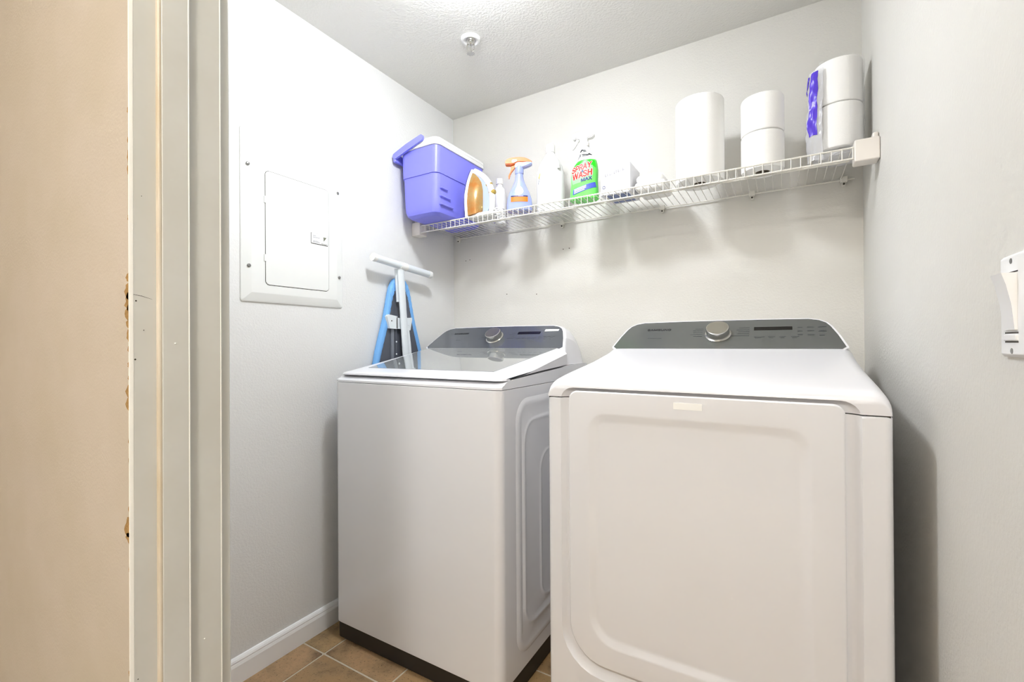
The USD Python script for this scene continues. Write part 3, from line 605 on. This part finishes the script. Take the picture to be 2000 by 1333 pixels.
# large white detergent jug
jg = Bottle([(0, .052, .036, 0, 3), (.005, .060, .042, 0, 3), (.10, .061, .043, 0, 2.8), (.17, .060, .042, 0, 2.6), (.205, .052, .038, 0, 2.4), (.235, .037, .030, 0, 2.2), (.255, .024, .022, 0, 2.), (.265, .019, .019, 0, 2), (.275, .018, .018, 0, 2)], (-.877, 1.815, TOP), 24)
t = thing('detergent_jug', 'tall all-white detergent bottle with a white cap', 'bottle', jg.loc)
obj('body', jg.mesh(), 'bottle_white', t)
obj('cap', jg.world(lathe([(.0205, .268), (.0205, .300), (.018, .304), (.010, .305)], 28)), 'plastic_white', t)
obj('label', jg.decal(extrude(sb(-.046, .044, .03, .165), .0003), .0004), 'label_white', t)
obj('label_mark', jg.decal(extrude(Polygon([(-.052, .15), (-.044, .172), (-.0425, .166), (-.049, .142)]), .0003)), 'label_yellow', t)
obj('label_mark', jg.decal(extrude(Polygon([(-.054, .125), (-.047, .150), (-.0465, .144), (-.0535, .118)]), .0003)), 'card_gray', t)
obj('grip', jg.world(tube(smooth_path([(.018, -.030, .235), (.030, -.040, .215), (.036, -.041, .185)], 12), .006, 10)), 'bottle_white', t)

# green stain remover spray
gb = Bottle([(0, .052, .028, 0, 3), (.004, .057, .032, 0, 3), (.03, .057, .033, 0, 2.8), (.07, .054, .033, .001, 2.6), (.10, .0555, .033, .001, 2.5), (.118, .0550, .032, .002, 2.4), (.140, .0485, .030, .006, 2.3), (.155, .041, .027, .010, 2.2), (.163, .036, .025, .011, 2.1), (.185, .029, .021, .008, 2.), (.205, .022, .018, .005, 2.), (.215, .017, .016, .003, 2), (.222, .016, .016, .003, 2)], (-.683, 1.726, TOP), 6)
t = thing('stain_remover_bottle', 'green and white laundry stain remover spray bottle with red lettering', 'spray bottle', gb.loc)
obj('body', gb.mesh(0, .158), 'bottle_green', t)
obj('neck_sleeve', gb.mesh(.158, .222), 'bottle_clear', t)
obj('label_top', gb.decal(extrude(Polygon([(-.044, .126), (-.028, .147), (.0, .157), (.030, .156), (.048, .151), (.051, .135), (.052, .12), (.040, .132), (.0, .136)]), .0003)), 'label_green', t, label='bright green label top')
obj('label_panel', gb.decal(extrude(Polygon([(-.050, .118), (-.030, .134), (.040, .139), (.043, .10), (.040, .074), (-.01, .066), (-.040, .062), (-.049, .09)]), .0003), .0003), 'label_palegreen', t)
def lettering(s, x, z, h, w, m, rot=.2, shear=.2, lift=.0012, outline=None):
    e = text(s, h, w, True, .0003, shear); R = np.array([[math.cos(rot), -math.sin(rot)], [math.sin(rot), math.cos(rot)]])
    e.vertices[:, :2] = e.vertices[:, :2]@R.T+np.array([x, z])
    if outline:
        o2 = e.copy(); sl = trimesh.util.concatenate([o2.copy().apply_translation((dx, dz, 0)) for dx, dz in ((.0022, 0), (-.0022, 0), (0, .0022), (0, -.0022), (.0016, .0016), (-.0016, -.0016))])
        obj('lettering_outline', gb.decal(sl, lift-.0005, .006), outline, t, smooth=False)
    e = trimesh.util.concatenate([e.copy().apply_translation((dx, dz, dy)) for dx, dz, dy in ((.0007, 0, 0), (-.0007, 0, .00003), (0, .0007, .00006), (0, -.0007, .00009))])
    obj('lettering', gb.decal(e, lift, .006), m, t, smooth=False)
lettering('SPRAY', -.046, .107, .0225, .084, 'text_red', .20, .28, outline='label_white')
lettering('WASH', -.042, .079, .0235, .082, 'text_red', .17, .22, outline='label_white')
lettering('n', -.002, .1045, .010, .008, 'text_blue', .2, .1, .0018)
lettering('MAX', -.006, .068, .0115, .045, 'text_blue', .15, .2)
obj('label_band', gb.decal(extrude(Polygon([(-.039, .020), (.054, .043), (.050, .063), (-.030, .044), (-.038, .040)]), .0003), .0009), 'label_blue', t, label='blue label band')
bars = [Polygon([(x, z+.24*x), (x+w, z+.24*(x+w)), (x+w, z+.24*(x+w)+h), (x, z+.24*x+h)]) for x, w, z, h in ((-.033, .05, .0445, .0045), (-.034, .05, .0385, .0040), (-.034, .044, .0325, .0036))]
for q in bars: obj('legend_line', gb.decal(extrude(q, .0003), .0014), 'label_white', t, smooth=False)
sc = [Polygon([(-.010, .186), (-.004, .193), (.003, .191), (.004, .188), (-.002, .189), (-.006, .185)]), sb(.003, .013, .184, .1855), sb(.004, .010, .188, .1895), Polygon([(-.004, .1765), (.030, .1735), (.030, .1720), (.0, .1742)]), Polygon([(.020, .1752), (.030, .1725), (.022, .1772)]), sb(-.010, -.008, .170, .178), Polygon([(-.018, .165), (-.012, .1715), (-.0115, .1705), (-.017, .164)]), sb(.0, .020, .1695, .1705)]
for q in sc:
    q = affinity.translate(affinity.scale(q, 1.2, 1.25, origin=(.004, .178)).buffer(.0006), 0, .006)
    obj('legend_mark', gb.decal(extrude(q, .0003), .0010), 'ink_dark', t, smooth=False)
obj('collar', gb.world(lathe([(.0175, .217), (.0185, .219), (.0185, .232), (.016, .236)], 28, (.003, 0, 0))), 'plastic_white', t)
obj('spray_head', sidecut(spl(np.array([(-.013, .232), (.014, .232), (.016, .246), (.036, .251), (.043, .260), (.030, .2745), (.0, .2795), (-.030, .276), (-.047, .268), (-.047, .256), (-.030, .253), (-.014, .246)])), .014, gb), 'plastic_white', t)
obj('trigger', sidecut(spl(np.array([(-.028, .257), (-.017, .255), (-.022, .244), (-.033, .229), (-.043, .217), (-.047, .215), (-.042, .228), (-.033, .244)])), .006, gb, .0015), 'plastic_white', t)

# small white carton
bx = thing('tissue_box', 'small white cardboard box with a lavender strip beside the green bottle', 'box', (-.548, 1.76, TOP))
bx0, bx1, by0, by1, bz1 = -.606, -.489, 1.700, 1.835, TOP+.112
obj('carton', rbox(bx0, bx1, by0, by1, TOP, bz1, .0015, 8), 'card_white', bx)
obj('bottom_print', box(bx0+.02, bx1-.012, by0+.012, by1-.012, TOP-.0003, TOP+.0004), 'card_blue', bx)
obj('strip', box(bx0+.003, bx0+.052, by0-.0003, by0+.001, TOP+.050, TOP+.060), 'card_lavender', bx)
obj('flap_line', box(bx0+.052, bx1-.006, by0-.0003, by0+.001, TOP+.0490, TOP+.0498), 'card_gray', bx)
obj('round_mark', frame(join([extrude(Point(0, 0).buffer(.0062).difference(Point(0, 0).buffer(.0042)), .0004)]), (bx0+.014, by0, TOP+.030), *FACE_FRONT), 'label_navy', bx, smooth=False)
scr = [Polygon([(.02+.0085*k, .070+.0016*k+(k % 3)*.001), (.0212+.0085*k, .070+.0016*k), (.0216+.0085*k, .080+.0016*k+(k % 2)*.004), (.0204+.0085*k, .080+.0016*k)]) for k in range(9)]+[Polygon([(.0206+.0085*k, .0705+.0016*k), (.027+.0085*k, .0725+.0016*k), (.0268+.0085*k, .0735+.0016*k), (.0205+.0085*k, .0716+.0016*k)]) for k in range(0, 9, 2)]
for q in scr: obj('legend_mark', frame(extrude(q.buffer(.0005), .0003), (bx0, by0-.0001, TOP), *FACE_FRONT), 'card_gray', bx, smooth=False)

# folded white cloth behind the carton
fc = thing('folded_cloth', 'folded white cloth lying flat on shelf right of the small box', 'cloth', (-.44, 1.79, TOP))
def softbox(x0, x1, y0, y1, z0, z1, r, seed, amp=.004):
    m = rbox(x0, x1, y0, y1, z0, z1, r, 20); m = m.subdivide_to_size(.012); v = m.vertices.copy()
    n = meshkit.fbm(v*32+seed, 3, seed); k = np.clip((v[:, 2]-z0)/(z1-z0), 0, 1)
    v[:, 2] += (n-.5)*2*amp*k; v[:, 0] += (meshkit.fbm(v*28+9, 2, seed+3)-.5)*amp*k; m.vertices = v; return m
obj('fold', softbox(-.478, -.366, 1.712, 1.86, TOP, TOP+.034, .014, 3), 'cloth_white', fc, smooth=60)
obj('fold', softbox(-.474, -.376, 1.722, 1.87, TOP+.030, TOP+.062, .014, 5, .005), 'cloth_white', fc, smooth=60)

# ------------------------------------------------------------------ paper rolls
def roll(parent_or_none, name, c, r, h, z, **k):
    n = 64; a = np.linspace(0, 2*np.pi, n, endpoint=False); rc = .021
    prof = [(rc, .0015), (rc+.002, 0), (r-.006, 0), (r-.002, .002), (r, .007), (r, h-.007), (r-.002, h-.002), (r-.006, h), (rc+.002, h), (rc, h-.0015)]
    L = [np.column_stack([c[0]+q*np.cos(a), c[1]+q*np.sin(a), np.full(n, z+zz)]) for q, zz in prof]
    return loft(L+[L[0]], cap=False)
def core(c, h, z):
    n = 32; a = np.linspace(0, 2*np.pi, n, endpoint=False)
    L = [np.column_stack([c[0]+q*np.cos(a), c[1]+q*np.sin(a), np.full(n, z+zz)]) for q, zz in ((.0192, .0005), (.0212, .0005), (.0212, h-.0005), (.0192, h-.0005))]
    return loft(L+[L[0]], cap=False)
c = (-.252, 1.760)
t = thing('paper_towel_roll', 'tall white paper towel roll standing on the shelf', 'paper towel roll', (c[0], c[1], TOP))
obj('paper', roll(t, '', c, .0815, .293, TOP), 'paper_white', t); obj('core', core(c, .293, TOP), 'core_gray', t, label='gray cardboard core')
c = (-.053, 1.753)
for k, lab in enumerate(('lower toilet paper roll of the bare two-roll stack', 'upper toilet paper roll of the bare two-roll stack')):
    z = TOP+.1235*k
    t = thing('toilet_roll', lab, 'toilet paper', (c[0], c[1], z), group='stacked toilet rolls')
    obj('paper', roll(t, '', c, .0645, .123, z), 'paper_white', t); obj('core', core(c, .123, z), 'core_gray', t)
c = (.160, 1.800); RZ = TOP+.036
pk = thing('toilet_paper_pack', 'two large toilet rolls in torn clear wrap with purple print by right wall', 'toilet paper', (c[0], c[1], TOP))
for k in range(2):
    z = RZ+.141*k
    rl = obj('roll', roll(pk, '', c, .0655, .1405, z), 'paper_white', pk); obj('core', core(c, .1405, z), 'core_gray', rl)
def film(ang0, ang1, r0, z0, z1, amp, flare=0., lift=0., n=26, m=34, seed=3):
    """crumpled thin sheet round the rolls; flare pushes it outwards towards its middle"""
    A = np.radians(np.linspace(ang0, ang1, n)); Z = np.linspace(z0, z1, m)
    V = np.array([(a, z) for z in Z for a in A]); q = np.column_stack([V[:, 0]*7, V[:, 1]*34, np.full(len(V), seed)])
    d = r0+meshkit.fbm(q, 3, seed)*amp+flare*np.exp(-((V[:, 0]-np.radians(212))/.36)**2)*(.55+.45*np.cos((V[:, 1]-.10)*9))+lift
    pts = np.column_stack([c[0]+d*np.cos(V[:, 0]), c[1]+d*np.sin(V[:, 0]), TOP+V[:, 1]+.006*(meshkit.fbm(q*.7+5, 2, seed)-.5)])
    inner = pts.copy(); inner[:, 0] = c[0]+(d-.0004)*np.cos(V[:, 0]); inner[:, 1] = c[1]+(d-.0004)*np.sin(V[:, 0])
    f = []; N = n*m
    for i in range(m-1):
        for j in range(n-1):
            p = i*n+j; f += [(p, p+1, p+n+1), (p, p+n+1, p+n), (N+p, N+p+n+1, N+p+1), (N+p, N+p+n, N+p+n+1)]
    return trimesh.Trimesh(np.vstack([pts, inner]), f, process=False)
obj('wrap', film(176, 236, .0665, .004, .296, .014, .026), 'film_flap', pk, smooth=60, label='torn clear plastic wrap')
obj('wrap', film(-70, 60, .0665, .020, .314, .006, seed=8), 'film', pk, smooth=60, label='clear plastic wrap')
obj('wrap_print', film(214, 227, .0665, .085, .290, .014, .026, .0016, 10, 26), 'purple_print', pk, smooth=60, label='purple printed strip of wrap')
obj('wrap_print', film(199, 208, .0665, .225, .285, .014, .026, .0016, 8, 12), 'purple_print', pk, smooth=60)
obj('wrap_tail', film(150, 215, .030, .312, .334, .03, n=14, m=8, seed=11), 'film', pk, smooth=60)
wad = trimesh.creation.icosphere(4, 1.0); v = wad.vertices*np.array([.066, .060, .0175]); v = v*(1+.35*(meshkit.fbm(wad.vertices*3.1+4, 4, 21)-.5))[:, None]
v[:, 2] = np.clip(v[:, 2], -.0175, .0175)+.0177; wad.vertices = v+np.array([c[0], c[1], TOP])
obj('wrap_wad', wad, 'film_wad', pk, smooth=60, label='bunched plastic wrap under the rolls')

# ------------------------------------------------------------------ ironing board between washer and left wall
ib = thing('ironing_board', 'ironing board with blue cover standing on end against left wall', 'ironing board', (-1.50, 1.540, 0))
half = [(0, 0), (.004, .020), (.014, .038), (.03, .050), (.06, .0635), (.11, .076), (.185, .0935), (.36, .146), (.6, .186), (.9, .19), (1.30, .188), (1.36, .175), (1.375, .15)]
ZT = 1.416; YC = 1.540
from scipy.interpolate import PchipInterpolator
dh = np.array(half); dd_ = np.concatenate([np.linspace(0, .06, 16)**1.0, np.linspace(.07, 1.375, 50)]); ph = PchipInterpolator(dh[:, 0], dh[:, 1])(dd_)
outline = Polygon([(YC+h, ZT-d) for d, h in zip(dd_, ph)]+[(YC-h, ZT-d) for d, h in zip(dd_[::-1], ph[::-1])][:-1]).buffer(0)
def ring_pts(d, n=340):
    g = outline.buffer(-d) if d else outline
    if d > .010: g = g.intersection(affinity.translate(g, 0, -4.5*(d-.010)))
    if g.geom_type != 'Polygon': g = max(g.geoms, key=lambda q: q.area)
    e = np.array(g.exterior.coords)[:-1]; k = np.argmax(e[:, 1]); e = np.roll(e, -k, 0)
    if Polygon(e).exterior.is_ccw is False: e = np.r_[e[:1], e[1:][::-1]]
    p = np.vstack([e, e[:1]]); s = np.r_[0, np.cumsum(np.linalg.norm(np.diff(p, axis=0), axis=1))]
    u = np.linspace(0, s[-1], n, endpoint=False); return np.column_stack([np.interp(u, s, p[:, 0]), np.interp(u, s, p[:, 1])])
def xr_(d, x, gather=0.):
    q = ring_pts(d); n = len(q); k = np.arange(n); w = np.exp(-(np.minimum(k, n-k)/16.)**2)+.15
    return np.column_stack([x+gather*w*np.sin(k*2.0), q])
xb0 = -1.541
obj('cover', loft([xr_(.006, xb0), xr_(.001, xb0+.004), xr_(0, xb0+.012), xr_(.002, xb0+.022), xr_(.005, xb0+.026, .0014), xr_(.009, xb0+.028, .0034), xr_(.0125, xb0+.0285, .0040), xr_(.0155, xb0+.0275, .0034), xr_(.017, xb0+.022)]), 'board_cover', ib, smooth=40, label='light blue fabric cover')
st = obj('top_panel', loft([xr_(.0145, xb0+.018), xr_(.0145, xb0+.0235), xr_(.0150, xb0+.024)]), 'board_steel', ib, label='dark gray steel underside')
ch = []
for y, w, x, m in ((1.486, .018, .006, 'board_steel_light'), (1.503, .010, .010, 'board_steel'), (1.585, .016, .006, 'board_steel_light')):
    obj('channel', box(xb0+.0235, xb0+.0235+x, y-w/2, y+w/2, .25, 1.175), m, st)
for z in (1.118, 1.062, 1.005): obj('rivet', frame(lathe([(.004, 0), (.004, .002), (.002, .003)], 12), (xb0+.0335, 1.503, z), *FACE_RIGHT), 'leg_white', st)
xl_ = xb0+.052
obj('leg', tube([(xl_, 1.513, 1.455), (xl_, 1.525, 1.30), (xl_, 1.548, 1.02), (xl_, 1.59, .45)], .0195, 14, (1.0, .55), (1, 0, 0)), 'leg_white', ib)
obj('leg', tube([(xl_-.014, 1.500, 1.45), (xl_-.016, 1.507, 1.38), (xl_-.016, 1.512, 1.30)], .008, 10), 'leg_white', ib)
obj('leg', tube([(xl_-.004, 1.553, 1.195), (xl_-.003, 1.566, 1.10), (xl_-.003, 1.578, .98), (xl_-.003, 1.60, .45)], .013, 12, (1.0, .7), (1, 0, 0)), 'leg_white', ib)
fd = np.array([0, .9965, -.083]); fc0 = np.array([xl_+.003, 1.535, 1.462])
fo = obj('foot_bar', tube([fc0-fd*.182, fc0-fd*.09, fc0+fd*.09, fc0+fd*.172], .0165, 18), 'leg_white', ib)
for s, e in ((-1, .182), (1, .172)): obj('foot_cap', tube([fc0+s*fd*(e-.01), fc0+s*fd*e, fc0+s*fd*(e+.009)], .0175, 18), 'plastic_white', fo)
obj('foot_sleeve', tube([fc0-fd*.030, fc0, fc0+fd*.012], .0180, 18), 'plastic_white', fo)
hb = [Polygon([(1.442, 1.232), (1.452, 1.240), (1.505, 1.234), (1.505, 1.176), (1.458, 1.178)]), Polygon([(1.545, 1.228), (1.598, 1.232), (1.600, 1.222), (1.588, 1.172), (1.555, 1.172)]), Polygon([(1.50, 1.228), (1.55, 1.224), (1.56, 1.175), (1.50, 1.178)])]
for k, q in enumerate(hb):
    h = obj('hinge_plate', frame(extrude(q, .014), (xb0+.026, 0, 0), *FACE_RIGHT), 'leg_white', ib, smooth=25)
    if k == 0: obj('bolt_hole', frame(lathe([(.003, 0), (.003, .0006)], 10), (xb0+.0401, 1.469, 1.212), *FACE_RIGHT), 'gap_dark', h)
